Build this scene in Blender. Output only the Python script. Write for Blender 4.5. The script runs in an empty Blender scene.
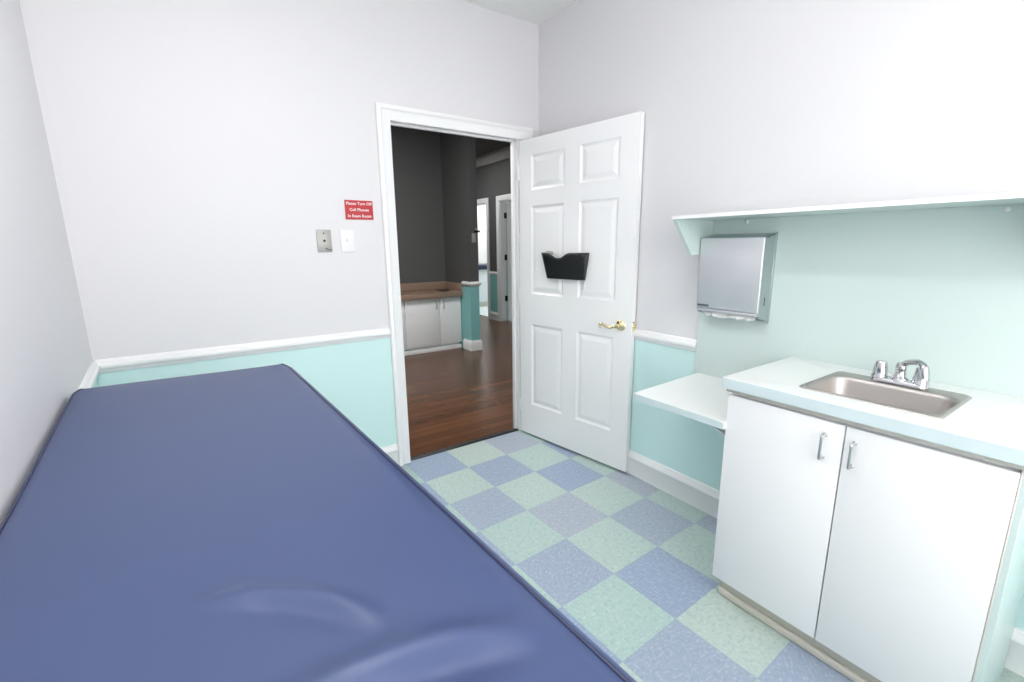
import bpy, bmesh, math, random
from mathutils import Vector, Matrix
random.seed(7)
C = bpy.context.scene.collection
PI = math.pi

# ---------------------------------------------------------------- helpers
def lin(r, g, b):
    f = lambda c: (c/255/12.92) if c/255 <= .04045 else ((c/255+.055)/1.055)**2.4
    return (f(r), f(g), f(b), 1)

def mat(name, col, rough=.5, metal=0., spec=.5, bump=None, noise=None, coat=0., emit=None, aniso=0.):
    m = bpy.data.materials.new(name); m.use_nodes = True
    nt = m.node_tree; b = nt.nodes['Principled BSDF']
    b.inputs['Base Color'].default_value = (*col[:3], 1)
    b.inputs['Roughness'].default_value = rough
    b.inputs['Metallic'].default_value = metal
    b.inputs['Specular IOR Level'].default_value = spec
    b.inputs['Coat Weight'].default_value = coat
    if emit:
        b.inputs['Emission Color'].default_value = (*emit[0], 1)
        b.inputs['Emission Strength'].default_value = emit[1]
    tc = nt.nodes.new('ShaderNodeTexCoord')
    if noise:                                   # (scale xyz, amount): slight tone variation of the surface itself
        mp = nt.nodes.new('ShaderNodeMapping'); mp.inputs['Scale'].default_value = noise[0]
        n = nt.nodes.new('ShaderNodeTexNoise'); n.inputs['Scale'].default_value = 1; n.inputs['Detail'].default_value = 4
        mr = nt.nodes.new('ShaderNodeMapRange'); mr.inputs['To Min'].default_value = 1-noise[1]; mr.inputs['To Max'].default_value = 1+noise[1]
        mx = nt.nodes.new('ShaderNodeVectorMath'); mx.operation = 'SCALE'; mx.inputs[0].default_value = col[:3]
        nt.links.new(tc.outputs['Object'], mp.inputs['Vector']); nt.links.new(mp.outputs[0], n.inputs['Vector'])
        nt.links.new(n.outputs['Fac'], mr.inputs['Value']); nt.links.new(mr.outputs[0], mx.inputs['Scale'])
        nt.links.new(mx.outputs[0], b.inputs['Base Color'])
    if bump:                                    # (scale xyz, strength, distance)
        mp = nt.nodes.new('ShaderNodeMapping'); mp.inputs['Scale'].default_value = bump[0]
        n = nt.nodes.new('ShaderNodeTexNoise'); n.inputs['Scale'].default_value = 1; n.inputs['Detail'].default_value = 3
        bp = nt.nodes.new('ShaderNodeBump'); bp.inputs['Strength'].default_value = bump[1]; bp.inputs['Distance'].default_value = bump[2]
        nt.links.new(tc.outputs['Object'], mp.inputs['Vector']); nt.links.new(mp.outputs[0], n.inputs['Vector'])
        nt.links.new(n.outputs['Fac'], bp.inputs['Height']); nt.links.new(bp.outputs[0], b.inputs['Normal'])
    return m

def box(bm, lo, hi, bev=0., seg=2, M=None):
    x0, y0, z0 = [min(a, b) for a, b in zip(lo, hi)]; x1, y1, z1 = [max(a, b) for a, b in zip(lo, hi)]
    v = [bm.verts.new(p) for p in ((x0,y0,z0),(x1,y0,z0),(x1,y1,z0),(x0,y1,z0),(x0,y0,z1),(x1,y0,z1),(x1,y1,z1),(x0,y1,z1))]
    fs = [bm.faces.new([v[i] for i in q]) for q in ((3,2,1,0),(4,5,6,7),(0,1,5,4),(1,2,6,5),(2,3,7,6),(3,0,4,7))]
    if M is not None:
        for q in v: q.co = M @ q.co
    if bev:
        es = list({e for f in fs for e in f.edges})
        bmesh.ops.bevel(bm, geom=es, offset=bev, segments=seg, affect='EDGES', profile=.5)

def loft(bm, rings, cap0=True, cap1=True, closed=True):
    R = [[bm.verts.new(p) for p in r] for r in rings]
    n = len(R[0])
    for a, b in zip(R, R[1:]):
        for i in range(n if closed else n-1):
            j = (i+1) % n
            bm.faces.new((a[i], a[j], b[j], b[i]))
    if cap0: bm.faces.new(list(reversed(R[0])))
    if cap1: bm.faces.new(R[-1])
    return R

def circle(c, r, n=24, ax='z', ry=None):
    out = []; ry = r if ry is None else ry
    for k in range(n):
        a = 2*PI*k/n; p, q = r*math.cos(a), ry*math.sin(a)
        out.append({'z': (c[0]+p, c[1]+q, c[2]), 'x': (c[0], c[1]+p, c[2]+q), 'y': (c[0]+q, c[1], c[2]+p)}[ax])
    return out

def lathe(bm, c, prof, n=28, ax='z', flute=None):
    rings = []
    for r, h in prof:
        o = {'z': (c[0], c[1], c[2]+h), 'x': (c[0]+h, c[1], c[2]), 'y': (c[0], c[1]+h, c[2])}[ax]
        rings.append(circle(o, max(r, 1e-4), n, ax))
    if flute:
        for rg, (r, h) in zip(rings, prof):
            for k in range(n):
                if k % 2 and flute[0] < h < flute[1]:
                    p = Vector(rg[k]); o = Vector((c[0], c[1], c[2]+h)); rg[k] = tuple(o+(p-o)*.93)
    loft(bm, rings)

def tube(bm, pts, rad, n=14, cap=True):
    pts = [Vector(p) for p in pts]; rad = rad if isinstance(rad, (list, tuple)) else [rad]*len(pts)
    rings = []; up = None
    for i, p in enumerate(pts):
        t = ((pts[min(i+1, len(pts)-1)]-p).normalized()+(p-pts[max(i-1, 0)]).normalized()).normalized()
        if up is None:
            up = Vector((0,0,1)) if abs(t.z) < .9 else Vector((1,0,0))
        a = t.cross(up)
        if a.length < 1e-5: a = t.cross(Vector((0,1,0)))
        a.normalize(); b = a.cross(t).normalized(); up = b
        rings.append([tuple(p+a*rad[i]*math.cos(2*PI*k/n)+b*rad[i]*math.sin(2*PI*k/n)) for k in range(n)])
    loft(bm, rings, cap, cap)

def curve(pts, n=8):                            # Catmull-Rom through the points
    P = [Vector(p) for p in pts]; P = [2*P[0]-P[1]]+P+[2*P[-1]-P[-2]]; out = []
    for i in range(1, len(P)-2):
        for k in range(n):
            t = k/n; a, b, c, d = P[i-1:i+3]
            out.append(.5*((2*b)+(c-a)*t+(2*a-5*b+4*c-d)*t*t+(3*b-a-3*c+d)*t**3))
    out.append(P[-2]); return out

def rrect(cx, cy, hx, hy, r, z, n=6):
    out = []
    for sx, sy, a0 in ((1,1,0),(-1,1,PI/2),(-1,-1,PI),(1,-1,3*PI/2)):
        for k in range(n+1):
            a = a0+PI/2*k/n
            out.append((cx+sx*(hx-r)+r*math.cos(a), cy+sy*(hy-r)+r*math.sin(a), z))
    return out

def prism(bm, poly, axis, a, b, bev=0):
    def P(p, h): return {'x': (h,p[0],p[1]), 'y': (p[0],h,p[1]), 'z': (p[0],p[1],h)}[axis]
    r0 = [bm.verts.new(P(p, a)) for p in poly]; r1 = [bm.verts.new(P(p, b)) for p in poly]
    n = len(poly); fs = [bm.faces.new(list(reversed(r0))), bm.faces.new(r1)]
    for i in range(n):
        j = (i+1) % n; fs.append(bm.faces.new((r0[i], r0[j], r1[j], r1[i])))
    if bev: bmesh.ops.bevel(bm, geom=list({e for f in fs for e in f.edges}), offset=bev, segments=2, affect='EDGES')

def obj(name, bm, m, parent=None, angle=38, loc=None):
    bmesh.ops.recalc_face_normals(bm, faces=bm.faces)
    me = bpy.data.meshes.new(name); 
    if loc: bmesh.ops.translate(bm, verts=bm.verts, vec=-Vector(loc))
    bm.to_mesh(me); bm.free()
    me.polygons.foreach_set('use_smooth', [True]*len(me.polygons))
    me.set_sharp_from_angle(angle=math.radians(angle))
    me.materials.append(m)
    o = bpy.data.objects.new(name, me); C.objects.link(o)
    if loc: o.location = loc
    if parent:
        o.parent = parent; o.matrix_parent_inverse = Matrix.Translation(parent.location).inverted() if parent.type == 'EMPTY' else Matrix()
    return o

def tag(o, label, cat=None, group=None, kind=None):
    o['label'] = label
    if cat: o['category'] = cat
    if group: o['group'] = group
    if kind: o['kind'] = kind
    return o

def thing(name, label, cat, loc=(0,0,0), group=None, kind=None):
    o = bpy.data.objects.new(name, None); C.objects.link(o); o.location = loc; o.empty_display_size = .1
    return tag(o, label, cat, group, kind)

def B(): return bmesh.new()

# ---------------------------------------------------------------- materials
def wall_mat(name, upper, lower, zsplit, rough=.55):
    m = mat(name, upper, rough, spec=.3, bump=((220,220,220), .05, .002))
    nt = m.node_tree; b = nt.nodes['Principled BSDF']
    g = nt.nodes.new('ShaderNodeNewGeometry'); s = nt.nodes.new('ShaderNodeSeparateXYZ')
    gt = nt.nodes.new('ShaderNodeMath'); gt.operation = 'GREATER_THAN'; gt.inputs[1].default_value = zsplit
    mx = nt.nodes.new('ShaderNodeMix'); mx.data_type = 'RGBA'
    mx.inputs[6].default_value = lower; mx.inputs[7].default_value = upper
    nt.links.new(g.outputs['Position'], s.inputs[0]); nt.links.new(s.outputs['Z'], gt.inputs[0])
    nt.links.new(gt.outputs[0], mx.inputs[0]); nt.links.new(mx.outputs[2], b.inputs['Base Color'])
    return m

M_wall = wall_mat('wall_paint', (.775,.768,.79,1), (.66,.89,.875,1), .885)
M_ceil = mat('ceiling_paint', (.91,.91,.90), .8, spec=.2)
M_trim = mat('trim_paint', (.91,.91,.915), .35, spec=.45)
M_door = mat('door_paint', (.93,.93,.935), .35, spec=.45)
M_white = mat('white_laminate', (.86,.86,.87), .3, spec=.45)
M_mint = mat('mint_laminate', (.60,.705,.685), .36, spec=.4, noise=((900,900,900), .03))
M_top = mat('pale_worktop_laminate', (.84,.875,.862), .3, spec=.4)
M_band = mat('pale_mint_edge', (.62,.72,.74), .35)
M_edge = mat('grey_edge_band', (.55,.53,.49), .45)
M_toe = mat('beige_toe_board', (.58,.55,.48), .45)
M_vinyl = mat('navy_vinyl', (.049,.074,.175), .42, spec=.5, bump=((700,700,700), .06, .0006), coat=.0)
M_pipe = mat('navy_piping', (.016,.024,.07), .45)
M_steel = mat('brushed_steel', (.52,.49,.47), .46, metal=1, bump=((20,900,20), .05, .0005))
M_panelsteel = mat('satin_steel', (.78,.78,.81), .5, metal=1, bump=((600,600,8), .03, .0004))
M_steelside = mat('dull_steel', (.50,.55,.56), .42, metal=1)
M_chrome = mat('chrome', (.62,.62,.64), .1, metal=1)
M_nickel = mat('satin_nickel', (.55,.56,.57), .32, metal=1)
M_brass = mat('polished_brass', (.86,.76,.46), .18, metal=1)
M_black = mat('black_plastic', (.006,.006,.007), .34, spec=.5)
M_dark = mat('dark_gap', (.02,.02,.02), .7)
M_red = mat('red_sign', (.52,.022,.028), .4)
M_letter = mat('white_lettering', (.9,.9,.9), .5)
M_plate = mat('grey_metal_plate', (.42,.41,.39), .4, metal=.3)
M_plastic = mat('white_plastic', (.88,.88,.88), .3)
M_paper = mat('white_paper_towel', (.88,.9,.89), .85, spec=.1, bump=((260,260,260), .2, .001))
M_thresh = mat('black_threshold', (.012,.012,.013), .45)
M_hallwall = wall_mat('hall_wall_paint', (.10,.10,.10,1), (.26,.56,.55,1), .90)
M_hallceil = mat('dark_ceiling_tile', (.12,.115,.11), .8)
M_brownlam = mat('brown_laminate', (.30,.21,.155), .35, noise=((90,90,90), .25))
M_tray = mat('dark_bronze', (.03,.027,.024), .35)
M_hinge = mat('black_hinge', (.02,.02,.02), .4, metal=.6)
M_palefloor = mat('pale_vinyl_floor', (.62,.68,.70), .3)
M_wood_leg = mat('white_table_base', (.75,.76,.78), .4)
M_navy2 = mat('dark_navy_vinyl', (.007,.014,.05), .4)

# wood floor of the hall
def wood_floor():
    m = bpy.data.materials.new('dark_wood_planks'); m.use_nodes = True
    nt = m.node_tree; b = nt.nodes['Principled BSDF']; N = nt.nodes.new; L = nt.links.new
    g = N('ShaderNodeNewGeometry')
    br = N('ShaderNodeTexBrick'); br.offset = .37; br.inputs['Scale'].default_value = 1
    br.inputs['Brick Width'].default_value = 1.1; br.inputs['Row Height'].default_value = .083; br.inputs['Mortar Size'].default_value = .0016
    br.inputs['Color1'].default_value = (.085,.036,.018,1); br.inputs['Color2'].default_value = (.14,.058,.026,1); br.inputs['Mortar'].default_value = (.03,.014,.008,1)
    mp = N('ShaderNodeMapping'); mp.inputs['Scale'].default_value = (6, 110, 1)
    n = N('ShaderNodeTexNoise'); n.inputs['Scale'].default_value = 1; n.inputs['Detail'].default_value = 6
    mr = N('ShaderNodeMapRange'); mr.inputs['From Min'].default_value = .3; mr.inputs['From Max'].default_value = .7
    mr.inputs['To Min'].default_value = .8; mr.inputs['To Max'].default_value = 1.22
    mx = N('ShaderNodeVectorMath'); mx.operation = 'SCALE'
    L(g.outputs['Position'], br.inputs['Vector']); L(g.outputs['Position'], mp.inputs['Vector']); L(mp.outputs[0], n.inputs['Vector'])
    L(n.outputs['Fac'], mr.inputs['Value']); L(br.outputs['Color'], mx.inputs[0]); L(mr.outputs[0], mx.inputs['Scale'])
    L(mx.outputs[0], b.inputs['Base Color'])
    b.inputs['Roughness'].default_value = .27; b.inputs['Specular IOR Level'].default_value = .3
    bp = N('ShaderNodeBump'); bp.inputs['Strength'].default_value = .2; bp.inputs['Distance'].default_value = .001
    L(n.outputs['Fac'], bp.inputs['Height']); L(bp.outputs[0], b.inputs['Normal'])
    return m
M_wood = wood_floor()

# chequered vinyl tiles, 12 inch, laid slightly off square to the walls
TILE, TX, TY, TR = .3048, -1.100, -.308, .035
def tile_floor():
    m = bpy.data.materials.new('chequered_vinyl_tiles'); m.use_nodes = True
    nt = m.node_tree; b = nt.nodes['Principled BSDF']; N = nt.nodes.new; L = nt.links.new
    def math_(op, a, c=None):
        x = N('ShaderNodeMath'); x.operation = op
        for i, v in enumerate((a, c)):
            if v is None: continue
            if isinstance(v, (int, float)): x.inputs[i].default_value = v
            else: L(v, x.inputs[i])
        return x.outputs[0]
    g = N('ShaderNodeNewGeometry')
    sub = N('ShaderNodeVectorMath'); sub.operation = 'SUBTRACT'; sub.inputs[1].default_value = (TX, TY, 0)
    L(g.outputs['Position'], sub.inputs[0])
    k = 1/(TILE*(1+TR*TR))
    def dot(v):
        d = N('ShaderNodeVectorMath'); d.operation = 'DOT_PRODUCT'; d.inputs[1].default_value = v
        L(sub.outputs[0], d.inputs[0]); return d.outputs['Value']
    j = dot((k, TR*k, 0)); i = dot((TR*k, -k, 0))
    fi, fj = math_('FLOOR', i), math_('FLOOR', j)
    par = math_('FLOORED_MODULO', math_('ADD', fi, fj), 2)
    cid = N('ShaderNodeCombineXYZ'); L(fi, cid.inputs[0]); L(fj, cid.inputs[1])
    wn = N('ShaderNodeTexWhiteNoise'); wn.noise_dimensions = '3D'; L(cid.outputs[0], wn.inputs['Vector'])
    def mix(f, a, c, mode='MIX'):
        x = N('ShaderNodeMix'); x.data_type = 'RGBA'; x.blend_type = mode
        for idx, v in ((0, f), (6, a), (7, c)):
            if isinstance(v, (int, float, tuple)): x.inputs[idx].default_value = v
            else: L(v, x.inputs[idx])
        return x.outputs[2]
    blue = mix(wn.outputs['Value'], lin(138,155,181), lin(160,168,180))
    green = mix(wn.outputs['Value'], lin(163,187,182), lin(177,190,183))
    base = mix(par, green, blue)
    # flecks, grain direction turns tile by tile
    ang = math_('MULTIPLY', wn.outputs['Value'], 6.28)
    rot = N('ShaderNodeVectorRotate'); rot.rotation_type = 'Z_AXIS'; L(g.outputs['Position'], rot.inputs['Vector']); L(ang, rot.inputs['Angle'])
    mp = N('ShaderNodeMapping'); mp.inputs['Scale'].default_value = (48, 105, 1); L(rot.outputs[0], mp.inputs['Vector'])
    n1 = N('ShaderNodeTexNoise'); n1.inputs['Scale'].default_value = 1; n1.inputs['Detail'].default_value = 3; L(mp.outputs[0], n1.inputs['Vector'])
    mp2 = N('ShaderNodeMapping'); mp2.inputs['Scale'].default_value = (80, 44, 1); mp2.inputs['Location'].default_value = (3, 9, 0); L(rot.outputs[0], mp2.inputs['Vector'])
    n2 = N('ShaderNodeTexNoise'); n2.inputs['Scale'].default_value = 1; n2.inputs['Detail'].default_value = 3; L(mp2.outputs[0], n2.inputs['Vector'])
    def ramp(v, a, c):
        r = N('ShaderNodeMapRange'); r.inputs['From Min'].default_value = a; r.inputs['From Max'].default_value = c; L(v, r.inputs['Value']); return r.outputs[0]
    light = mix(.26, base, lin(225,232,228)); dark = mix(.42, base, lin(110,140,155))
    c1 = mix(ramp(n1.outputs['Fac'], .50, .75), base, light)
    c2 = mix(ramp(n2.outputs['Fac'], .50, .78), c1, dark)
    # seams
    def edge(v):
        f = math_('FRACT', v); return math_('MINIMUM', f, math_('SUBTRACT', 1., f))
    d = math_('MINIMUM', edge(i), edge(j))
    seam = math_('LESS_THAN', d, .004)
    c3 = mix(math_('MULTIPLY', seam, .3), c2, lin(120,145,155))
    L(c3, b.inputs['Base Color'])
    b.inputs['Roughness'].default_value = .3; b.inputs['Specular IOR Level'].default_value = .45
    bp = N('ShaderNodeBump'); bp.inputs['Strength'].default_value = .04; bp.inputs['Distance'].default_value = .001
    L(n1.outputs['Fac'], bp.inputs['Height']); L(bp.outputs[0], b.inputs['Normal'])
    return m
M_tile = tile_floor()

# ---------------------------------------------------------------- room shell
XL, YF, H, TW = -2.52, -3.6, 2.835, .072         # left wall, wall behind the camera, ceiling, wall thickness
OX0, OX1, OZ = -1.092, -.166, 2.122             # rough opening of the doorway
HZ = 3.02                                       # hall ceiling
def struct(name, bm, m, label): return tag(obj(name, bm, m), label, None, None, 'structure')

bm = B(); box(bm, (XL-.1, YF-.1, -.06), (.1, .022, 0)); struct('floor', bm, M_tile, 'chequered blue and green vinyl tile floor of the exam room')
bm = B(); box(bm, (XL-.1, YF-.1, H), (.1, .0, H+.06)); struct('ceiling', bm, M_ceil, 'white ceiling of the exam room')
LS = .066                                       # the left wall runs a little off square
def xl(y): return XL-LS*y
bm = B(); prism(bm, [(XL-.1, TW), (XL, TW), (XL, 0), (xl(YF), YF), (xl(YF), YF-.1), (XL-.1, YF-.1)], 'z', 0, HZ); struct('wall_left', bm, M_wall, 'pale grey wall beside the exam table')
bm = B(); box(bm, (0, YF-.1, 0), (.1, TW, HZ)); struct('wall_right', bm, M_wall, 'pale grey and mint wall behind the sink')
bm = B(); box(bm, (XL-.1, YF-.1, 0), (.1, YF, H)); struct('wall_front', bm, M_wall, 'pale grey wall opposite the doorway')
bm = B()
box(bm, (XL, 0, 0), (OX0, TW, HZ)); box(bm, (OX1, 0, 0), (0, TW, HZ)); box(bm, (OX0, 0, OZ), (OX1, TW, HZ))
struct('wall_back', bm, M_wall, 'pale grey and mint wall with the doorway')

def sweep(bm, path, prof):                      # path: list of (point, outward dir, depth dir); prof: (out, depth)
    loft(bm, [[tuple(Vector(p)+Vector(o)*a+Vector(d)*q) for a, q in prof] for p, o, d in path])

RAIL = [(0,0),(0,.006),(.006,.010),(.014,.011),(.020,.020),(.030,.024),(.038,.022),(.044,.014),(.056,.012),(.062,.006),(.062,0)]
def rail(bm, a, b, d):
    sweep(bm, [(a, (0,0,1), d), (b, (0,0,1), d)], RAIL)
ZR = .852
bm = B(); rail(bm, (XL,0,ZR), (-1.155,0,ZR), (0,-1,0)); struct('trim_1', bm, M_trim, 'white chair rail on the doorway wall')
bm = B(); rail(bm, (0,0,ZR), (0,-1.344,ZR), (-1,0,0)); struct('trim_2', bm, M_trim, 'white chair rail between open door and backsplash')
bm = B(); rail(bm, (XL,0,ZR), (xl(-.62),-.62,ZR), (1,LS,0)); struct('trim_3', bm, M_trim, 'white chair rail on the wall beside the exam table')
BASE = [(0,0),(0,.016),(.105,.016),(.112,.021),(.124,.020),(.134,.012),(.147,.009),(.150,.004),(.150,0)]
def basebd(bm, a, b, d): sweep(bm, [(a, (0,0,1), d), (b, (0,0,1), d)], BASE)
bm = B(); basebd(bm, (XL,0,0), (-1.155,0,0), (0,-1,0)); struct('baseboard_back', bm, M_trim, 'white baseboard on the doorway wall')
bm = B(); basebd(bm, (0,0,0), (0,YF,0), (-1,0,0)); struct('baseboard_right', bm, M_trim, 'white baseboard under the mint wall')
bm = B(); basebd(bm, (XL,0,0), (xl(YF),YF,0), (1,LS,0)); struct('baseboard_left', bm, M_trim, 'white baseboard beside the exam table')

# door frame: casing, jamb
XI0, XI1, ZI = -1.073, -.184, 2.104
fr = thing('trim_4', 'white door casing around the open doorway', None, (-.63, 0, 0), kind='structure')
CAS = [(0,0),(0,.011),(.006,.014),(.045,.016),(.052,.019),(.058,.027),(.072,.027),(.080,.022),(.080,0)]
def casing(bm, x0, x1, z, y, d, prof):
    dd = (0, d, 0)
    sweep(bm, [((x0,y,0), (-1,0,0), dd), ((x0,y,z), (-1,0,1), dd), ((x1,y,z), (1,0,1), dd), ((x1,y,0), (1,0,0), dd)], prof)
bm = B(); casing(bm, XI0, XI1+.038, ZI, 0, -1, [(a*(1 if True else 1), q) for a, q in CAS]); obj('casing', bm, M_trim, fr)
bm = B(); casing(bm, XI0, XI1, ZI, TW, 1, CAS); obj('casing', bm, M_trim, fr)
bm = B()
box(bm, (XI0-.019, 0, 0), (XI0, TW, ZI)); box(bm, (XI1, 0, 0), (XI1+.018, TW, ZI)); box(bm, (XI0-.019, 0, ZI), (XI1+.018, TW, ZI+.018))
obj('jamb', bm, M_trim, fr)
bm = B()
box(bm, (XI0, .036, 0), (XI0+.011, .060, ZI), .002); box(bm, (XI1-.011, .036, 0), (XI1, .060, ZI), .002); box(bm, (XI0, .036, ZI-.011), (XI1, .060, ZI), .002)
obj('door_stop', bm, M_trim, fr)
bm = B(); box(bm, (XI0, .004, 0), (XI1, .046, .009), .003); struct('trim_5', bm, M_thresh, 'thin black threshold strip between tiles and wood floor')

# ---------------------------------------------------------------- six panel door leaf (swung open)
HA = Vector((-.184, -.025, 0)); FA = Vector((-.044, -.941, 0))
U = (FA-HA).normalized(); NRM = Vector((U.y, -U.x, 0))      # NRM points back to the room (-x)
LW, LT, LZ0, LZ1 = .928, .035, .014, 2.088
ML = Matrix(((U.x, NRM.x, 0, HA.x), (U.y, NRM.y, 0, HA.y), (0, 0, 1, 0), (0, 0, 0, 1)))   # local: u along leaf, v out of the visible face, z up
def leaf_mesh(bm, LW, LT, z0, z1, us, zs, cols, rows, M):
    def P(u, v, z): return bm.verts.new(M @ Vector((u, v, z)))
    for side in (0, 1):
        v0 = 0 if side == 0 else -LT; s = -1 if side == 0 else 1
        for a in range(len(us)-1):
            for b in range(len(zs)-1):
                u0, u1, w0, w1 = us[a], us[a+1], zs[b], zs[b+1]
                rings = [(0, 0)]
                if a in cols and b in rows: rings = [(0, 0), (.004, .004), (.013, .0085), (.020, .0085), (.030, .0055), (.046, .0025), (.048, .0020)]
                prev = None
                for ins, dep in rings:
                    r = [P(u0+ins, v0+s*dep, w0+ins), P(u1-ins, v0+s*dep, w0+ins), P(u1-ins, v0+s*dep, w1-ins), P(u0+ins, v0+s*dep, w1-ins)]
                    if prev:
                        for i in range(4): bm.faces.new((prev[i], prev[(i+1)%4], r[(i+1)%4], r[i]))
                    prev = r
                bm.faces.new(prev)
    e = [(0, 0), (LW, 0), (LW, -LT), (0, -LT)]
    lo = [P(u, v, z0) for u, v in e]; hi = [P(u, v, z1) for u, v in e]
    for i in range(4):
        if i in (1, 3): bm.faces.new((lo[i], lo[(i+1)%4], hi[(i+1)%4], hi[i]))
    bm.faces.new(lo); bm.faces.new(hi)
    bmesh.ops.remove_doubles(bm, verts=bm.verts, dist=1e-5)
US = [0, .112, .402, .524, .806, LW]; ZS = [LZ0, .252, .852, 1.068, 1.660, 1.764, 1.984, LZ1]
door = thing('door_1', 'white six panel door swung open against the right wall', 'door', tuple(HA), kind='structure')
bm = B(); leaf_mesh(bm, LW, LT, LZ0, LZ1, US, ZS, (1, 3), (1, 3, 5), ML); obj('leaf', bm, M_door, door, angle=12)
def lp(u, v, z): return tuple(ML @ Vector((u, v, z)))
# lever handle: rose, neck, scrolled lever
hz = .930
hd = bpy.data.objects.new('door_handle', None)
bm = B()
rg = []
for r, h in ((.033,0),(.033,.004),(.029,.009),(.018,.013),(.013,.016),(.012,.034),(.014,.040),(.012,.048),(.004,.051)):
    rg.append([lp(.855+r*math.cos(2*PI*k/28), h, hz+r*math.sin(2*PI*k/28)) for k in range(28)])
loft(bm, rg)
path = curve([(.855,.040,hz),(.835,.044,hz-.004),(.808,.046,hz-.012),(.782,.046,hz-.008),(.762,.046,hz+.002),(.744,.046,hz+.004),(.733,.046,hz-.006),(.737,.046,hz-.016),(.746,.046,hz-.012)], 6)
n = len(path); tube(bm, [lp(*p) for p in path], [.0105-.005*i/(n-1) for i in range(n)], 12)
h = obj('door_handle', bm, M_brass, door); h['label'] = 'polished brass lever handle'
bm = B(); box(bm, (LW-.0005, -.030, hz-.028), (LW+.002, -.005, hz+.028), .001, 1, ML); box(bm, (LW, -.024, hz-.008), (LW+.010, -.011, hz+.008), .003, 2, ML)
h = obj('latch_plate', bm, M_brass, door); h['label'] = 'small brass latch plate on the door edge'
for z in (.22, 1.05, 1.88):
    bm = B(); tube(bm, [lp(-.006, .004, z-.045), lp(-.006, .004, z+.045)], .0055, 12); box(bm, (-.012, -.03, z-.044), (-.0005, .0, z+.044), 0, 2, ML)
    obj('hinge', bm, M_trim, door)

# black wall file pocket on the door
pk = thing('file_pocket', 'black plastic file pocket mounted on the open white door', 'file holder', lp(.40, .0, 1.18))
def pocket():
    bm = B(); N_ = 28; W0, W1 = .152, .180                     # half width bottom, top
    uc, zb, zt, d0, d1 = .432, 1.186, 1.352, .030, .055
    def dip(t): return .036*math.cos(PI*(t-.42)/.56)**2 if .14 < t < .70 else 0
    cols = []
    for k in range(N_+1):
        t = k/N_; s = 2*t-1
        row = []
        top = zt-dip(t)
        for q in range(7):
            f = q/6; z = zb+(top-zb)*f; ff = (z-zb)/(zt-zb)
            hw = W0+(W1-W0)*ff; dep = d0+(d1-d0)*ff
            # rounded front corners
            e = abs(s); cut = 0 if e < .86 else .012*((e-.86)/.14)**2
            row.append((uc+s*hw, .004+dep-cut, z))
        cols.append(row)
    V_ = [[bm.verts.new(Vector(lp(*p))) for p in r] for r in cols]
    for a, b in zip(V_, V_[1:]):
        for q in range(6): bm.faces.new((a[q], b[q], b[q+1], a[q+1]))
    # sides back to the door
    for col, k in ((V_[0], 0), (V_[-1], -1)):
        bk = [bm.verts.new(Vector(lp(p[0], .003, p[2]))) for p in cols[k]]
        for q in range(6): bm.faces.new((col[q], col[q+1], bk[q+1], bk[q]))
    # bottom
    bt = [bm.verts.new(Vector(lp(p[0][0], .003, p[0][2]))) for p in cols]
    for k in range(N_): bm.faces.new((V_[k][0], V_[k+1][0], bt[k+1], bt[k]))
    bmesh.ops.remove_doubles(bm, verts=bm.verts, dist=1e-5)
    return bm
bm = pocket(); o = obj('front', bm, M_black, pk); sm = o.modifiers.new('thick', 'SOLIDIFY'); sm.thickness = .003; sm.offset = 0
bm = B(); prism(bm, [(.285,1.186),(.579,1.186),(.606,1.318),(.258,1.318)], 'y', .0005, .003)
bm.transform(ML); obj('back_plate', bm, M_black, pk)
bm = B(); rg = [[lp(.305+r*math.cos(2*PI*k/16), h, 1.352+r*math.sin(2*PI*k/16)) for k in range(16)] for r, h in ((.011,.001),(.011,.052),(.008,.056))]
loft(bm, rg); h = obj('mounting_knob', bm, M_plate, pk); h['label'] = 'grey mounting knob'

# ---------------------------------------------------------------- things on the doorway wall
sg = thing('wall_sign', 'small red sign with white words about cell phones', 'sign', (-1.283, 0, 1.605))
bm = B(); box(bm, (-1.362, -.004, 1.552), (-1.205, 0, 1.657), .001, 1); obj('panel', bm, M_red, sg)
for k, line in enumerate(('Please Turn Off', 'Cell Phones', 'In Exam Room')):
    cu = bpy.data.curves.new('txt', 'FONT'); cu.body = line; cu.space_character = 1.05; cu.size = .0212; cu.align_x = 'CENTER'; cu.align_y = 'CENTER'; cu.extrude = .0005; cu.offset = .00035
    t = bpy.data.objects.new('txt', cu); C.objects.link(t); bpy.context.view_layer.update()
    me = bpy.data.meshes.new_from_object(t.evaluated_get(bpy.context.evaluated_depsgraph_get())); bpy.data.objects.remove(t)
    me.transform(Matrix.Translation((-1.2835, -.0048, 1.6385-.0335*k)) @ Matrix.Rotation(PI/2, 4, 'X'))
    me.materials.clear(); me.materials.append(M_letter)
    o = bpy.data.objects.new('lettering', me); C.objects.link(o); o.parent = sg; o.matrix_parent_inverse = Matrix.Translation(sg.location).inverted()
    o['label'] = 'white lettering'
gp = thing('wall_plate', 'grey metal jack plate left of the white light switch', 'wall plate', (-1.488, 0, 1.434))
bm = B(); box(bm, (-1.526, -.007, 1.374), (-1.449, 0, 1.494), .003); obj('plate', bm, M_plate, gp)
for nm, x, z, r in (('screw', -1.488, 1.475, .004), ('jack', -1.487, 1.435, .0065), ('screw', -1.480, 1.392, .004)):
    bm = B(); lathe(bm, (x, -.006, z), [(r,0),(r,-.003),(r*.8,-.004)], 16, 'y'); obj(nm, bm, M_dark, gp)
bm = B(); box(bm, (-1.477, -.0078, 1.383), (-1.453, -.006, 1.391)); obj('marking', bm, mat('plate_marking', (.16,.16,.16), .5), gp)
sw = thing('light_switch', 'white toggle light switch under the red sign', 'light switch', (-1.362, 0, 1.434))
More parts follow.
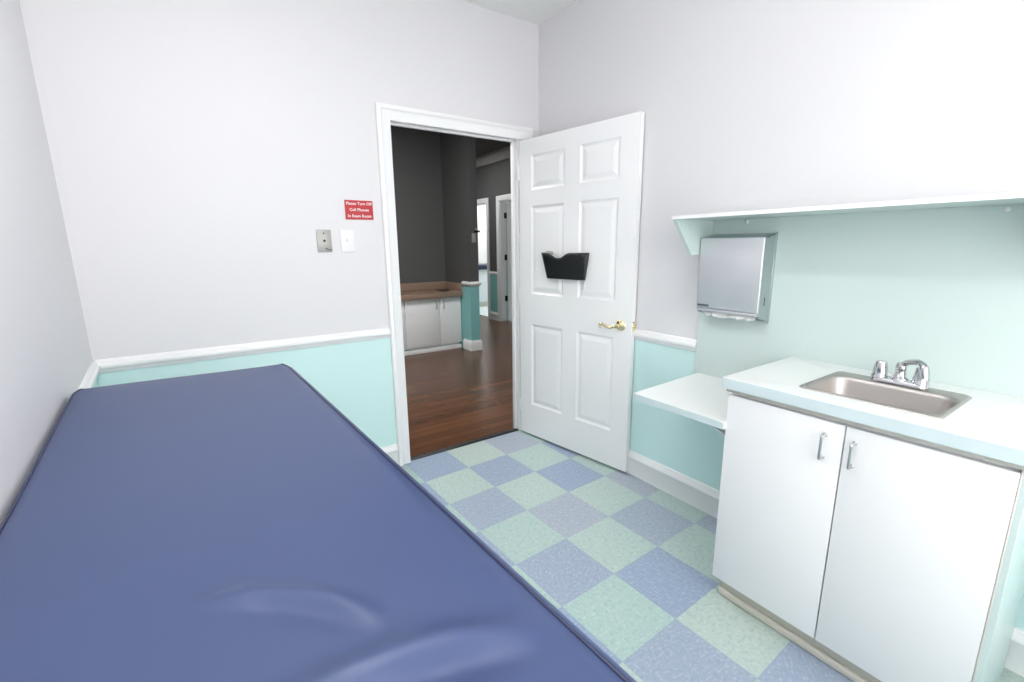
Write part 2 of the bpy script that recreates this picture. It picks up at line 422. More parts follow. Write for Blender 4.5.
bm = B(); box(bm, (-1.400, -.007, 1.373), (-1.324, 0, 1.495), .003); obj('plate', bm, M_plastic, sw)
bm = B(); box(bm, (-1.368, -.018, 1.430), (-1.356, -.006, 1.446), .002); obj('toggle', bm, M_plastic, sw)
for z in (1.404, 1.464):
    bm = B(); lathe(bm, (-1.362, -.006, z), [(.0035,0),(.0035,-.002),(.002,-.0025)], 12, 'y'); obj('screw', bm, M_plastic, sw)

# ---------------------------------------------------------------- exam table
BZ = .965
def bed_xy(u, v):                               # u 0..1 across from the wall, v metres from the head end
    a = Vector((-2.449, -.768)); b = Vector((-1.847, -.800))
    la = Vector((.0622, -1)).normalized(); lb = Vector((.046, -1)).normalized()
    p = a+la*v; q = b+lb*v
    return p+(q-p)*u
BL = 1.92
FOLDS = [  # polyline in plan, height (m, negative presses in), width
    (curve([(-2.135,-2.086,0),(-2.107,-2.089,0),(-2.078,-2.102,0),(-2.038,-2.129,0),(-1.993,-2.171,0),(-1.964,-2.218,0),(-1.946,-2.250,0)], 6), .0080, .0130, 1),
    (curve([(-2.09,-2.130,0),(-2.068,-2.140,0),(-2.030,-2.170,0),(-1.996,-2.211,0),(-1.972,-2.250,0)], 6), -.0028, .014, 1),
    (curve([(-2.13,-2.290,0),(-2.050,-2.282,0),(-2.006,-2.286,0),(-1.971,-2.291,0),(-1.927,-2.299,0),(-1.882,-2.313,0),(-1.831,-2.337,0),(-1.803,-2.353,0)], 6), .0130, .020, 1),
    (curve([(-1.985,-2.328,0),(-1.930,-2.335,0),(-1.880,-2.350,0),(-1.830,-2.374,0)], 6), -.0045, .016, 1),
    (curve([(-1.955,-2.368,0),(-1.900,-2.376,0),(-1.850,-2.395,0)], 6), .0035, .014, 1),
]
def fold_h(x, y):
    h = 0
    for pts, dep, w, tp in FOLDS:
        best, bi = 9, 0
        for i in range(len(pts)-1):
            a, b = pts[i], pts[i+1]; ax, ay = b.x-a.x, b.y-a.y; L2 = ax*ax+ay*ay
            t = max(0, min(1, ((x-a.x)*ax+(y-a.y)*ay)/L2)); d = math.hypot(x-a.x-t*ax, y-a.y-t*ay)
            if d < best: best, bi = d, (i+t)/(len(pts)-1)
        if best < 4*w:
            tap = min(1, bi/.30+.05)*min(1, (1-bi)/.34)
            h += dep*tap*math.exp(-(best/w)**2)
    return h
def cushion():
    bm = B(); NU, NV = 84, 210; r = .045; wid = .607
    def pos(i, j):
        x = wid*i/NU; y = BL*j/NV
        hx, hy = wid/2, BL/2; lx, ly = x-hx, y-hy
        if abs(lx) > hx-r and abs(ly) > hy-r:
            p = (abs(lx)-hx+r)/r; q = (abs(ly)-hy+r)/r
            p2, q2 = p*math.sqrt(1-q*q/2), q*math.sqrt(1-p*p/2)
            lx = math.copysign(hx-r+r*p2, lx); ly = math.copysign(hy-r+r*q2, ly)
        return (lx+hx)/wid, ly+hy
    # non-uniform rows: denser where the folds lie
    V_ = []
    for i in range(NU+1):
        row = []
        for j in range(NV+1):
            u, v = pos(i, j); P = bed_xy(u, v)
            d = min(u*wid, (1-u)*wid, v, BL-v)
            z = BZ + .006*(1-math.exp(-d/.09)) - .006*math.exp(-(d/.012)**2) + .0012*math.sin(7*v+2*u)*math.sin(5*u+1)
            if -2.6 < P.y < -1.95: z += fold_h(P.x, P.y)
            row.append(bm.verts.new((P.x, P.y, z)))
        V_.append(row)
    for i in range(NU):
        for j in range(NV): bm.faces.new((V_[i][j], V_[i+1][j], V_[i+1][j+1], V_[i][j+1]))
    ring = [V_[i][0] for i in range(NU)]+[V_[NU][j] for j in range(NV)]+[V_[i][NV] for i in range(NU, 0, -1)]+[V_[0][j] for j in range(NV, 0, -1)]
    c = bed_xy(.5, BL/2); n = len(ring); base = [v.co.copy() for v in ring]
    nr = []
    for k in range(n):
        t = (base[(k+1)%n]-base[k-1]); o = Vector((t.y, -t.x, 0)).normalized()
        if o.dot(base[k]-Vector((c.x, c.y, 0))) < 0: o = -o
        nr.append(o)
    prev = ring
    for off, dz in ((.008,-.002),(.014,-.006),(.019,-.018),(.018,-.040),(.010,-.062),(.0,-.074)):
        cur = [bm.verts.new(base[k]+nr[k]*off*(1 if nr[k].x > -.5 else .62)+Vector((0,0,dz))) for k in range(n)]
        for k in range(n): bm.faces.new((prev[k], prev[(k+1)%n], cur[(k+1)%n], cur[k]))
        prev = cur
    bm.faces.new(prev)
    return bm, base, nr
tb = thing('exam_table', 'blue vinyl padded exam table filling the left foreground', 'exam table', (-2.12, -1.62, 0))
bm, rim, rn = cushion(); obj('cushion', bm, M_vinyl, tb, angle=60)
bm = B(); loopp = [p+q*.0015+Vector((0,0,.000)) for p, q in zip(rim[::2], rn[::2])]
R_ = []
for k in range(len(loopp)):
    t = (loopp[(k+1)%len(loopp)]-loopp[k-1]).normalized(); a = Vector((t.y,-t.x,0)).normalized(); b_ = Vector((0,0,1))
    R_.append([bm.verts.new(loopp[k]+.0028*(a*math.cos(2*PI*m/8)+b_*math.sin(2*PI*m/8))) for m in range(8)])
for k in range(len(R_)):
    a, b_ = R_[k], R_[(k+1)%len(R_)]
    for m in range(8): bm.faces.new((a[m], a[(m+1)%8], b_[(m+1)%8], b_[m]))
h = obj('piping', bm, M_pipe, tb); h['label'] = 'dark navy seam piping'
def bedbox(bm, u0, u1, v0, v1, z0, z1):
    q = [bed_xy(u, v) for u, v in ((u0,v0),(u1,v0),(u1,v1),(u0,v1))]
    loft(bm, [[(p.x, p.y, z0) for p in q], [(p.x, p.y, z1) for p in q]])
bm = B(); bedbox(bm, .02, .98, .03, BL-.03, .868, .890); bedbox(bm, .06, .94, .08, BL-.08, .78, .868); obj('frame', bm, M_wood_leg, tb)
for u0, u1 in ((.06, .17), (.83, .94)):
    for v0, v1 in ((.08, .155), (BL-.155, BL-.08)):
        bm = B(); bedbox(bm, u0, u1, v0, v1, 0, .78); obj('leg', bm, M_wood_leg, tb)

# ---------------------------------------------------------------- backsplash, shelf, desk, sink cabinet
PX = -.014                                      # face of the laminate on the right wall
bm = B(); box(bm, (PX, -2.575, .745), (-.0005, -1.345, 1.5065), .0012, 1)
tag(obj('backsplash_panel', bm, M_mint), 'pale mint laminate backsplash panel behind sink and towel dispenser', 'backsplash')

sf = thing('wall_shelf', 'long mint laminate wall shelf above the paper towel dispenser', 'shelf', (0, -1.97, 1.51))
bm = B(); box(bm, (-.305, -2.595, 1.506), (PX, -1.370, 1.520), .0012, 1); obj('shelf_board', bm, M_mint, sf)
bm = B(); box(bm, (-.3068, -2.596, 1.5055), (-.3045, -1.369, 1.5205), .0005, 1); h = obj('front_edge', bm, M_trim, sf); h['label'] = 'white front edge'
for y in (-1.388, -2.575):
    bm = B(); prism(bm, [(PX, 1.506), (-.302, 1.506), (-.172, 1.349), (PX, 1.349)], 'y', y, y+.018, .001); obj('bracket', bm, M_mint, sf)
for y in (-1.552, -2.364):
    bm = B(); lathe(bm, (PX, y, 1.492), [(.0075,.0),(.0075,-.004),(.004,-.0055)], 16, 'x'); h = obj('screw_cap', bm, M_plastic, sf); h['label'] = 'white plastic screw cap'

dk = thing('wall_desk', 'low mint laminate wall desk left of the sink cabinet', 'desk', (0, -1.6, .74))
bm = B(); prism(bm, [(-.0005,-1.362),(-.534,-1.392),(-.534,-1.824),(-.0005,-1.824)], 'z', .716, .746, .0015); obj('desktop', bm, M_top, dk)
bm = B(); box(bm, (-.5352, -1.822, .7175), (-.533, -1.394, .7445), .0004, 1); h = obj('front_edge', bm, M_band, dk); h['label'] = 'pale grey mint front edge'
bm = B(); prism(bm, [(-.001, .715), (-.49, .715), (-.49, .700), (-.001, .36)], 'y', -1.760, -1.742, .001); h = obj('bracket', bm, M_white, dk); h['label'] = 'white triangular bracket under the desk'

FX, FXB = -.520, -.500                          # door face, carcass front
CY0, CY1 = -1.826, -2.575
cb = thing('sink_cabinet', 'white two door cabinet under the sink', 'cabinet', (-.25, -2.2, 0))
bm = B()
box(bm, (FXB, CY0-.018, .088), (-.03, CY0, .866)); box(bm, (FXB, CY1+.02, .088), (-.03, CY0-.018, .106)); box(bm, (-.036, CY1+.02, .088), (-.03, CY0-.018, .866)); box(bm, (FXB, CY1+.02, .846), (FXB+.02, CY0-.018, .866))
obj('carcass', bm, M_white, cb)
bm = B(); box(bm, (FX+.003, CY1, .0), (-.022, CY1+.018, .866), .001, 1); h = obj('end_panel', bm, M_mint, cb); h['label'] = 'mint laminate end panel'
bm = B(); box(bm, (FX+.0005, CY1+.0135, .012), (FX+.008, CY1+.0182, .866), .002, 1); h = obj('edge_band', bm, M_edge, cb); h['label'] = 'grey edge band'
for (y0, y1, hy) in ((-1.823, -2.1955, -2.1475), (-2.1995, -2.557, -2.2265)):
    bm = B(); box(bm, (FX, y1, .090), (FXB-.001, y0, .853), .0015, 2); d = obj('door', bm, M_white, cb)
    bm = B(); pth = curve([(FX,hy,.809),(FX-.020,hy,.809),(FX-.027,hy,.803),(FX-.027,hy,.741),(FX-.020,hy,.735),(FX,hy,.735)], 6)
    tube(bm, pth, .0042, 12)
    for z in (.809, .735): lathe(bm, (FX, hy, z), [(.0065,0),(.0065,-.004),(.0045,-.006)], 14, 'x')
    h = obj('handle', bm, M_nickel, d); h['label'] = 'satin metal bow handle'
    h.matrix_parent_inverse = Matrix()
bm = B(); box(bm, (-.478, CY1+.0005, .030), (-.460, CY0-.012, .088), .001, 1); box(bm, (-.492, CY1+.0005, .0), (-.460, CY0-.010, .030), .007, 3)
h = obj('toe_board', bm, M_toe, cb); h['label'] = 'beige toe board'
# worktop with hole
SX0, SX1, SY0, SY1 = -.455, -.128, -2.392, -2.022
scx, scy, shx, shy = (SX0+SX1)/2, (SY0+SY1)/2, (SX1-SX0)/2, (SY1-SY0)/2
ct = thing('countertop', 'pale mint laminate worktop with the steel sink let in', 'countertop', (-.27, -2.2, .9))
wx0, wx1, wy0, wy1 = -.541, PX, -2.600, -1.806
ox, oy, ohx, ohy = (wx0+wx1)/2, (wy0+wy1)/2, (wx1-wx0)/2, (wy1-wy0)/2
CT = .920
bm = B()
loft(bm, [rrect(scx,scy,shx-.012,shy-.012,.03,.880), rrect(ox,oy,ohx,ohy,.002,.880), rrect(ox,oy,ohx,ohy,.002,CT-.0015), rrect(ox,oy,ohx-.0015,ohy-.0015,.002,CT), rrect(scx,scy,shx-.012,shy-.012,.03,CT), rrect(scx,scy,shx-.012,shy-.012,.03,.880)], False, False)
bmesh.ops.remove_doubles(bm, verts=bm.verts, dist=1e-5)
obj('worktop', bm, M_top, ct)
bm = B(); box(bm, (wx0-.0012, wy0+.002, .8805), (wx0+.001, wy1-.002, CT-.0018), .0004, 1); h = obj('front_edge', bm, M_band, ct); h['label'] = 'pale blue mint front edge'
bm = B(); loft(bm, [rrect(ox+.006,oy,ohx-.008,ohy-.012,.002,.8665), rrect(ox+.006,oy,ohx-.008,ohy-.012,.002,.880), rrect(scx,scy,shx-.012,shy-.012,.03,.880), rrect(scx,scy,shx-.012,shy-.012,.03,.8665), rrect(ox+.006,oy,ohx-.008,ohy-.012,.002,.8665)], False, False)
bmesh.ops.remove_doubles(bm, verts=bm.verts, dist=1e-5)
h = obj('underlay_strip', bm, M_edge, ct); h['label'] = 'grey underlay strip'
# sink
sk = thing('sink', 'stainless steel drop in sink in the mint worktop', 'sink', (scx, scy, .92))
bx0, bx1, by0, by1 = -.442, -.188, -2.379, -2.035
bcx, bcy, bhx, bhy = (bx0+bx1)/2, (by0+by1)/2, (bx1-bx0)/2, (by1-by0)/2
bm = B()
loft(bm, [rrect(scx,scy,shx,shy,.022,CT+.0003,8), rrect(scx,scy,shx-.001,shy-.001,.022,CT+.003,8), rrect(scx,scy,shx-.006,shy-.006,.020,CT+.0055,8), rrect(scx,scy,shx-.010,shy-.010,.020,CT+.005,8),
          rrect(bcx,bcy,bhx+.006,bhy+.006,.052,CT+.004,8), rrect(bcx,bcy,bhx,bhy,.050,CT+.001,8), rrect(bcx,bcy,bhx-.004,bhy-.004,.048,CT-.010,8),
          rrect(bcx,bcy,bhx-.014,bhy-.014,.045,CT-.115,8), rrect(bcx,bcy,bhx-.022,bhy-.022,.042,CT-.134,8), rrect(bcx,bcy,bhx-.040,bhy-.040,.035,CT-.143,8), rrect(bcx,bcy,.045,.045,.044,CT-.147,8)], False, True)
obj('basin', bm, M_steel, sk, angle=50)
bm = B(); lathe(bm, (bcx, bcy, CT-.1468), [(.042,0),(.042,.003),(.034,.002),(.030,-.002),(.006,-.003)], 28); obj('drain', bm, M_chrome, sk)
# faucet
fx, fy, fz = -.158, -2.212, CT+.0052
fc = thing('faucet', 'chrome two handle faucet with swivelled spout behind the sink', 'faucet', (fx, fy, fz))
bm = B()
def capsule(hl, r, z): return [(fx+p[0], fy+p[1], z) for p in rrect(0,0,r,hl,r*.98,0,8)]
loft(bm, [capsule(.080,.027,fz), capsule(.080,.027,fz+.006), capsule(.077,.023,fz+.014), capsule(.072,.016,fz+.017)])
obj('base_plate', bm, M_chrome, fc)
for s, nm in ((.055, 'left'), (-.055, 'right')):
    bm = B(); lathe(bm, (fx, fy+s, fz+.012), [(.024,0),(.024,.006),(.021,.010),(.0215,.016),(.019,.036),(.0165,.052),(.014,.056),(.004,.058)], 32, 'z', (.012,.05))
    o = obj('handle', bm, M_chrome, fc)
    o['label'] = 'fluted chrome knob handle'
bm = B()
lathe(bm, (fx, fy, fz+.012), [(.026,0),(.025,.008),(.017,.016),(.0145,.034),(.0155,.040),(.0155,.050),(.012,.060),(.004,.062)], 28)
dx, dy = -.62, -.785
sp = [(fx, fy, fz+.058), (fx+dx*.012, fy+dy*.012, fz+.073), (fx+dx*.028, fy+dy*.028, fz+.082), (fx+dx*.058, fy+dy*.058, fz+.090), (fx+dx*.074, fy+dy*.074, fz+.090), (fx+dx*.088, fy+dy*.088, fz+.080), (fx+dx*.094, fy+dy*.094, fz+.060), (fx+dx*.096, fy+dy*.096, fz+.044)]
pp = curve(sp, 6); n = len(pp)
tube(bm, pp, [.0095 if k < n*.55 else .0095+.004*min(1, (k-n*.55)/(n*.2)) for k in range(n)], 16)
obj('spout', bm, M_chrome, fc)

# ---------------------------------------------------------------- paper towel dispenser
dz0, dz1, dy0, dy1 = 1.078, 1.440, -1.690, -1.395
dp = thing('towel_dispenser', 'steel paper towel dispenser under the mint wall shelf', 'towel dispenser', (PX, (dy0+dy1)/2, dz0))
bm = B()
# body shell: back flange, sides
prof = [(PX+.0004, 1.055), (-.100, 1.078), (-.108, 1.094), (-.108, 1.410), (-.098, 1.424), (PX+.0004, 1.441)]
prism(bm, prof, 'y', dy0, dy0+.004); prism(bm, prof, 'y', dy1-.004, dy1)
prism(bm, [(PX-.0005,1.441),(-.098,1.424),(-.098,1.420),(PX-.0005,1.437)], 'y', dy0, dy1)
box(bm, (PX-.004, dy0, 1.055), (PX-.0005, dy1, 1.441)); 
box(bm, (PX-.012, dy0-.003, 1.050), (PX+.0004, dy0+.003, 1.444), .001, 1)
obj('body', bm, M_steelside, dp)
bm = B(); box(bm, (-.116, dy0-.001, 1.100), (-.104, dy1+.001, 1.424), .004, 3); h = obj('cover', bm, M_panelsteel, dp); h['label'] = 'satin steel front cover'
bm = B(); box(bm, (-.112, dy0+.004, 1.084), (-.098, dy1-.004, 1.098), .003, 2); obj('lip', bm, M_panelsteel, dp)
bm = B(); box(bm, (-.068, dy0-.0012, 1.130), (-.064, dy0+.001, 1.168), 0); h = obj('lock_slot', bm, M_dark, dp); h['label'] = 'dark lock slot'
bm = B(); box(bm, (-.1168, dy1-.006, 1.108), (-.1155, dy1-.065, 1.118), 0); h = obj('badge', bm, mat('badge_print', (.10,.13,.15), .4), dp); h['label'] = 'small dark badge'
bm = B(); box(bm, (-.1168, dy1-.105, 1.108), (-.1155, dy1-.155, 1.116), 0); h = obj('badge', bm, mat('badge_emboss', (.75,.77,.80), .3, metal=.6), dp); h['label'] = 'pale embossed badge'
# towel
bm = B(); NY = 60
rows = []
for k in range(NY+1):
    t = k/NY; y = dy1-.012-(dy1-dy0-.030)*t
    dr = .010+.016*(.5+.5*math.sin(9*t+.6))*(.6+.4*math.sin(23*t))+.014*math.exp(-((t-.42)/.16)**2)+.008*math.exp(-((t-.75)/.1)**2)
    if t < .10: dr *= .4+6*t
    wv = .006*math.sin(17*t)+.003*math.sin(41*t+1)
    rows.append([bm.verts.new((-.062+wv*.3, y, 1.108)), bm.verts.new((-.078+wv*.4, y, 1.088)), bm.verts.new((-.092+wv, y, 1.083-dr*.5)), bm.verts.new((-.084+wv*1.3, y+.002*math.sin(30*t), 1.080-dr))])
for a, b_ in zip(rows, rows[1:]):
    for q in range(3): bm.faces.new((a[q], b_[q], b_[q+1], a[q+1]))
o = obj('paper_towel', bm, M_paper, angle=180); m_ = o.modifiers.new('thick', 'SOLIDIFY'); m_.thickness = .0012
tag(o, 'crumpled white paper towel poking out below the steel dispenser', 'paper towel')

# ---------------------------------------------------------------- hall beyond the doorway
HXL, HXR, HYE = -1.3, 2.55, 7.6
AX, AY = .875, 3.335                            # alcove: wing wall face, back wall
bm = B(); box(bm, (HXL-.1, .022, -.06), (HXR+.12, HYE+.1, 0)); struct('hall_floor', bm, M_wood, 'dark brown wood plank floor of the hall')
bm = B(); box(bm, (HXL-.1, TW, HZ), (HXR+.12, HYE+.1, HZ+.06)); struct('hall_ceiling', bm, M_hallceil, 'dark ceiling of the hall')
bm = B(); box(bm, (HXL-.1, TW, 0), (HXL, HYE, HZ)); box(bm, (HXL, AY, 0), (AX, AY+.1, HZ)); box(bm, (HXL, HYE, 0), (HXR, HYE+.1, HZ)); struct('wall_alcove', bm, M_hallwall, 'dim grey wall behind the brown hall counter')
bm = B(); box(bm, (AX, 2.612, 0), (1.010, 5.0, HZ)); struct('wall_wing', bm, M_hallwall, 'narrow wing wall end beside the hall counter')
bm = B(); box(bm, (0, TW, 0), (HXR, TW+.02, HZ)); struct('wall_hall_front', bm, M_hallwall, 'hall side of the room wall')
WZ = .885
bm = B()
def wrap(prof, z):
    p = [(AX, 2.82), (AX, 2.612), (1.010, 2.612), (1.010, 4.9)]
    o = [(-1,0,0), (-1,-1,0), (1,-1,0), (1,0,0)]
    loft(bm, [[(a[0]+q*b[0], a[1]+q*b[1], z+h) for h, q in prof] for a, b in zip(p, o)])
wrap(RAIL, .875); struct('trim_6', bm, M_trim, 'white chair rail around the wing wall end')
bm = B(); wrap([(0,0),(0,.020),(.11,.020),(.125,.014),(.14,.006),(.14,0)], 0); struct('baseboard_wing', bm, M_trim, 'white baseboard around the wing wall end')

hc = thing('hall_cabinet', 'white base cabinet under the brown counter in the hall', 'cabinet', (.2, 3.1, 0))
bm = B(); box(bm, (-.9, 2.895, .085), (AX-.012, AY-.002, .730)); obj('carcass', bm, M_white, hc)
bm = B(); box(bm, (-.9, 2.925, 0), (AX-.012, 2.94, .085)); box(bm, (-.9, 2.872, 0), (AX-.022, 2.925, .055), .004); obj('toe_board', bm, M_trim, hc)
for x0, x1, hx in ((-.43, .052, -.36), (.056, .540, .487), (.544, AX-.014, .592)):
    bm = B(); box(bm, (x0, 2.872, .088), (x1, 2.893, .722), .0015); d = obj('door', bm, M_white, hc)
    bm = B(); tube(bm, curve([(hx,2.872,.688),(hx,2.850,.686),(hx,2.845,.675),(hx,2.845,.610),(hx,2.850,.599),(hx,2.872,.597)], 5), .0055, 10); h = obj('handle', bm, M_nickel, d); h['label'] = 'satin metal bow handle'; h.matrix_parent_inverse = Matrix()
hk = thing('hall_counter', 'brown laminate counter in the dim hall alcove', 'countertop', (.2, 3.1, .76))
bm = B(); box(bm, (-.9, 2.822, .731), (AX-.002, AY-.001, .795), .004); obj('worktop', bm, M_brownlam, hk)
bm = B(); box(bm, (-.9, AY-.021, .795), (AX-.002, AY-.001, .905), .003); box(bm, (AX-.022, 2.84, .795), (AX-.002, AY-.021, .905), .003); obj('upstand', bm, M_brownlam, hk)
bm = B(); loft(bm, [circle((.70,3.08,.7955),.06,28,'z',.05), circle((.70,3.08,.803),.095,28,'z',.075), circle((.70,3.08,.806),.10,28,'z',.08), circle((.70,3.08,.804),.085,28,'z',.065), circle((.70,3.08,.799),.05,28,'z',.04)])
tag(obj('tray', bm, M_tray), 'dark flat dish lying on the brown hall counter', 'dish')
ws = thing('hall_switch', 'grey switch plate on the narrow wing wall end', 'light switch', (.944, 2.612, 1.5))
bm = B(); box(bm, (.916, 2.605, 1.445), (.980, 2.612, 1.565), .002); obj('plate', bm, M_plate, ws)
bm = B(); box(bm, (.942, 2.594, 1.498), (.953, 2.606, 1.515), .002); obj('toggle', bm, M_plate, ws)
bx_ = thing('wall_hook', 'small dark bracket sticking out above the hall switch', 'bracket', (.98, 2.612, 1.6))
bm = B(); box(bm, (.950, 2.585, 1.575), (1.030, 2.612, 1.600), .004); obj('arm', bm, M_hinge, bx_)
bm = B(); box(bm, (.965, 2.580, 1.601), (1.000, 2.612, 1.625), .005); h = obj('clip', bm, M_plate, bx_); h['label'] = 'grey clip'

# corridor wall with two doorways
Q0, Q1, Q2, Q3, QZ = 3.35, 4.46, 4.905, 5.75, 2.195     # right opening Q0..Q1, left opening Q2..Q3
bm = B()
box(bm, (HXR, TW, 0), (HXR+.12, Q0, HZ)); box(bm, (HXR, Q1, 0), (HXR+.12, Q2, HZ)); box(bm, (HXR, Q3, 0), (HXR+.12, HYE, HZ))
box(bm, (HXR, Q0, QZ), (HXR+.12, Q1, HZ)); box(bm, (HXR, Q2, QZ), (HXR+.12, Q3, HZ))
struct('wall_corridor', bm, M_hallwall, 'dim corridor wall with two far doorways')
CAS2 = [(0,0),(0,.014),(.05,.016),(.07,.022),(.085,.02),(.085,0)]
def casing_x(y0, y1, z, x, nm, label):
    bm = B(); dd = (-1,0,0)
    sweep(bm, [((x,y0,0),(0,-1,0),dd), ((x,y0,z),(0,-1,1),dd), ((x,y1,z),(0,1,1),dd), ((x,y1,0),(0,1,0),dd)], CAS2)
    box(bm, (x, y0, 0), (x+.12, y0+.018, z)); box(bm, (x, y1-.018, 0), (x+.12, y1, z)); box(bm, (x, y0, z-.018), (x+.12, y1, z))
    struct(nm, bm, M_trim, label)
casing_x(Q0, Q1, QZ, HXR, 'trim_7', 'white casing of the far right doorway')
casing_x(Q2, Q3, QZ, HXR, 'trim_8', 'white casing of the far bright doorway')
bm = B(); sweep(bm, [((HXR,Q1+.085,WZ-.02),(0,0,1),(-1,0,0)), ((HXR,Q2-.085,WZ-.02),(0,0,1),(-1,0,0))], RAIL); struct('trim_9', bm, M_trim, 'short chair rail between the two far doorways')
bm = B(); sweep(bm, [((HXR,Q1+.085,0),(0,0,1),(-1,0,0)), ((HXR,Q2-.085,0),(0,0,1),(-1,0,0))], BASE); struct('baseboard_corridor', bm, M_trim, 'short baseboard between the two far doorways')
bm = B(); sweep(bm, [((HXR,TW,HZ-.16),(0,0,1),(-1,0,0)), ((HXR,HYE,HZ-.16),(0,0,1),(-1,0,0))], [(0,0),(0,.03),(.02,.05),(.10,.10),(.14,.12),(.16,.12),(.16,0)]); struct('trim_10', bm, mat('cornice_paint', (.45,.44,.42), .6), 'pale cornice above the corridor wall')

# far right door leaf, opened into its room
fd = thing('door_2', 'white door ajar at the far end of the hall', 'door', (HXR+.125, Q1-.03, 0), kind='structure')
fu = Vector((.96, -.28, 0)).normalized(); fn = Vector((fu.y, -fu.x, 0))
MF = Matrix(((fu.x, fn.x, 0, HXR+.135), (fu.y, fn.y, 0, Q1-.045), (0,0,1,0), (0,0,0,1)))
bm = B(); leaf_mesh(bm, .9, .035, .01, 2.15, [0,.112,.40,.51,.79,.9], [.01,.25,.87,1.08,1.70,1.81,2.04,2.15], (1,3), (1,3,5), MF); obj('leaf', bm, M_door, fd, angle=12)
for z in (.43, 1.19, 1.94):
    bm = B(); box(bm, (HXR+.085, Q1-.024, z-.05), (HXR+.122, Q1-.0175, z+.05), .001, 1); tube(bm, [(HXR+.125, Q1-.03, z-.05), (HXR+.125, Q1-.03, z+.05)], .009, 10); obj('hinge', bm, M_hinge, fd)
# far rooms
M_farwall = wall_mat('far_room_paint', (.80,.80,.80,1), (.62,.855,.835,1), .885)
bm = B(); box(bm, (HXR+.12, 2.8, -.06), (6.0, 8.0, 0)); struct('floor_far', bm, M_palefloor, 'pale floor of the far rooms')
bm = B(); box(bm, (HXR+.12, 2.8, HZ), (6.0, 8.0, HZ+.06)); struct('ceiling_far', bm, M_ceil, 'white ceiling of the far rooms')
bm = B(); box(bm, (HXR+.12, 7.3, 0), (6.0, 7.4, HZ)); box(bm, (5.9, 2.8, 0), (6.0, 7.3, HZ)); box(bm, (HXR+.12, 2.7, 0), (6.0, 2.8, HZ)); box(bm, (HXR+.12, 4.64, 0), (5.9, 4.74, HZ)); struct('wall_far', bm, M_farwall, 'bright white wall of the far room')
bm = B(); sweep(bm, [((HXR+.12,7.3,0),(0,0,1),(0,-1,0)), ((5.9,7.3,0),(0,0,1),(0,-1,0))], BASE); struct('baseboard_far', bm, M_trim, 'baseboard in the bright far room')
ft = thing('far_exam_table', 'exam table with navy pad seen through the bright far doorway', 'exam table', (3.6, 6.7, 0))
bm = B(); box(bm, (3.10, 6.45, .87), (4.6, 7.1, .98), .02, 3); obj('cushion', bm, M_navy2, ft)
bm = B(); box(bm, (3.22, 6.50, .12), (4.5, 7.08, .87), .004); obj('base', bm, M_wood_leg, ft)
bm = B(); box(bm, (3.27, 6.55, 0), (4.4, 7.05, .12)); obj('plinth', bm, M_toe, ft)

# ---------------------------------------------------------------- lamps and added fill lights
def fixture(cx, cy, hx, hy, z, strength, label, col=(1,.985,.97)):
    t = thing('ceiling_light', label, 'ceiling light', (cx, cy, z))
    bm = B(); loft(bm, [rrect(cx,cy,hx+.03,hy+.03,.004,z-.0005,2), rrect(cx,cy,hx+.03,hy+.03,.004,z-.02,2), rrect(cx,cy,hx,hy,.003,z-.02,2), rrect(cx,cy,hx,hy,.003,z-.008,2)], False, False); obj('frame', bm, M_plastic, t)
    bm = B(); loft(bm, [rrect(cx,cy,hx,hy,.003,z-.012,2), rrect(cx,cy,hx,hy,.003,z-.008,2)])
    obj('diffuser', bm, mat('lit_diffuser', (.9,.9,.9), .6, emit=(col, strength)), t)
fixture(-1.95, -1.75, .15, .61, H, 19, 'lit ceiling panel over the exam room')
fixture(3.9, 6.0, .60, .60, HZ, 18, 'lit ceiling panel over the far bright room')
fixture(4.2, 3.8, .45, .45, HZ, 8, 'lit ceiling panel over the far right room')
fixture(-.55, 1.25, .45, .45, HZ, 32, 'added fill light panel on the hall ceiling before the alcove')  # unseen panel, added to brighten the alcove and its cabinet
fixture(1.45, 4.6, .25, .40, HZ, 26, 'added fill light panel out of view in the far corridor')  # added behind the wing wall, out of view, to lift the corridor wall
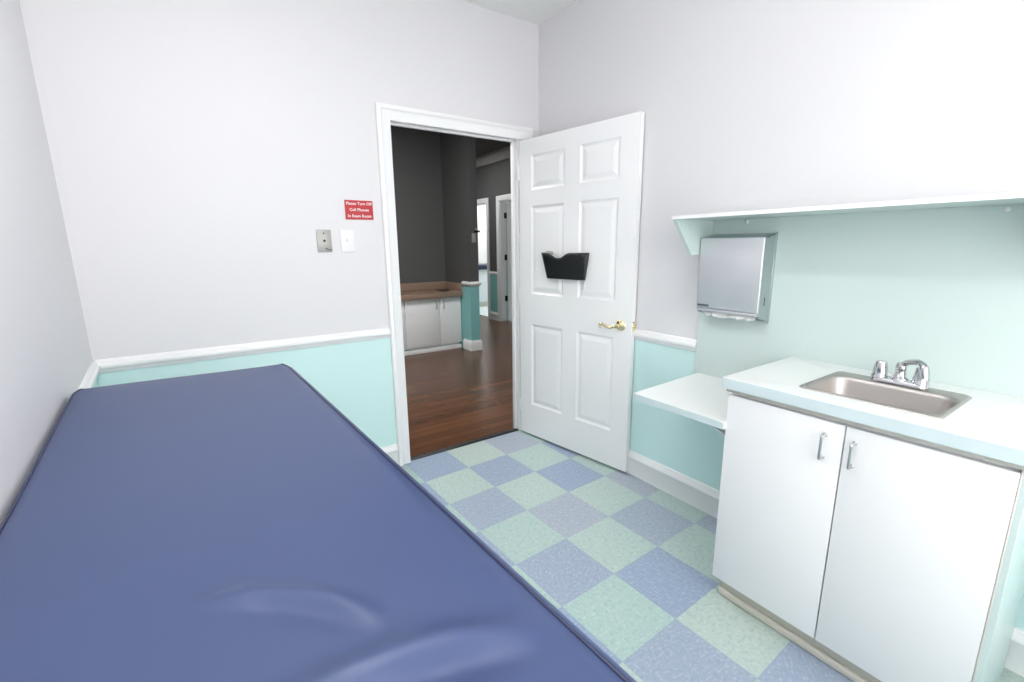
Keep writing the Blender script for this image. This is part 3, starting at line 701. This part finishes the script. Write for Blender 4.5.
# added fill light behind the camera, shaped like a window: frame, mullion, glowing pane
WX0, WX1, WZ0, WZ1 = -2.20, -.40, .75, 2.35
wn = thing('fill_pane_1', 'added glowing fill light pane, framed, on the wall opposite the doorway', None, (-1.30, YF, WZ0), kind='structure')
bm = B()
for x0, x1, z0, z1 in ((WX0-.06,WX1+.06,WZ0-.06,WZ0),(WX0-.06,WX1+.06,WZ1,WZ1+.06),(WX0-.06,WX0,WZ0,WZ1),(WX1,WX1+.06,WZ0,WZ1),(-1.32,-1.28,WZ0,WZ1)):
    box(bm, (x0, YF, z0), (x1, YF+.03, z1), .003)
obj('frame', bm, M_trim, wn)
bm = B(); box(bm, (WX0, YF+.004, WZ0), (WX1, YF+.012, WZ1))
obj('pane', bm, mat('glowing_fill_pane', (.9,.9,.9), .5, emit=((1,.98,.965), 5.2)), wn)

w = bpy.data.worlds.new('world'); bpy.context.scene.world = w; w.use_nodes = True
w.node_tree.nodes['Background'].inputs['Color'].default_value = (.6,.65,.7,1); w.node_tree.nodes['Background'].inputs['Strength'].default_value = .3

# ---------------------------------------------------------------- camera
sc = bpy.context.scene
cam = bpy.data.cameras.new('camera'); co = bpy.data.objects.new('camera', cam); C.objects.link(co); sc.camera = co
f_px, yaw, pitch, roll = 454.8, .598, -.206, -.010
p_yaw = (math.sin(yaw), math.cos(yaw))
r = Vector((math.cos(yaw), -math.sin(yaw), 0)); fw = Vector((p_yaw[0], p_yaw[1], 0)); up = Vector((0,0,1))
f2 = fw*math.cos(pitch)+up*math.sin(pitch); u2 = up*math.cos(pitch)-fw*math.sin(pitch)
r3 = r*math.cos(roll)+u2*math.sin(roll); u3 = u2*math.cos(roll)-r*math.sin(roll)
co.matrix_world = Matrix(((r3.x,u3.x,-f2.x,-2.081),(r3.y,u3.y,-f2.y,-2.698),(r3.z,u3.z,-f2.z,1.397),(0,0,0,1)))
cam.sensor_width = 36; cam.sensor_fit = 'HORIZONTAL'; cam.lens = 36*f_px/1024; cam.clip_start = .02
vs = sc.view_settings; vs.view_transform = 'Standard'; vs.look = 'None'; vs.gamma = 1; vs.use_curve_mapping = False; vs.exposure = -0.16
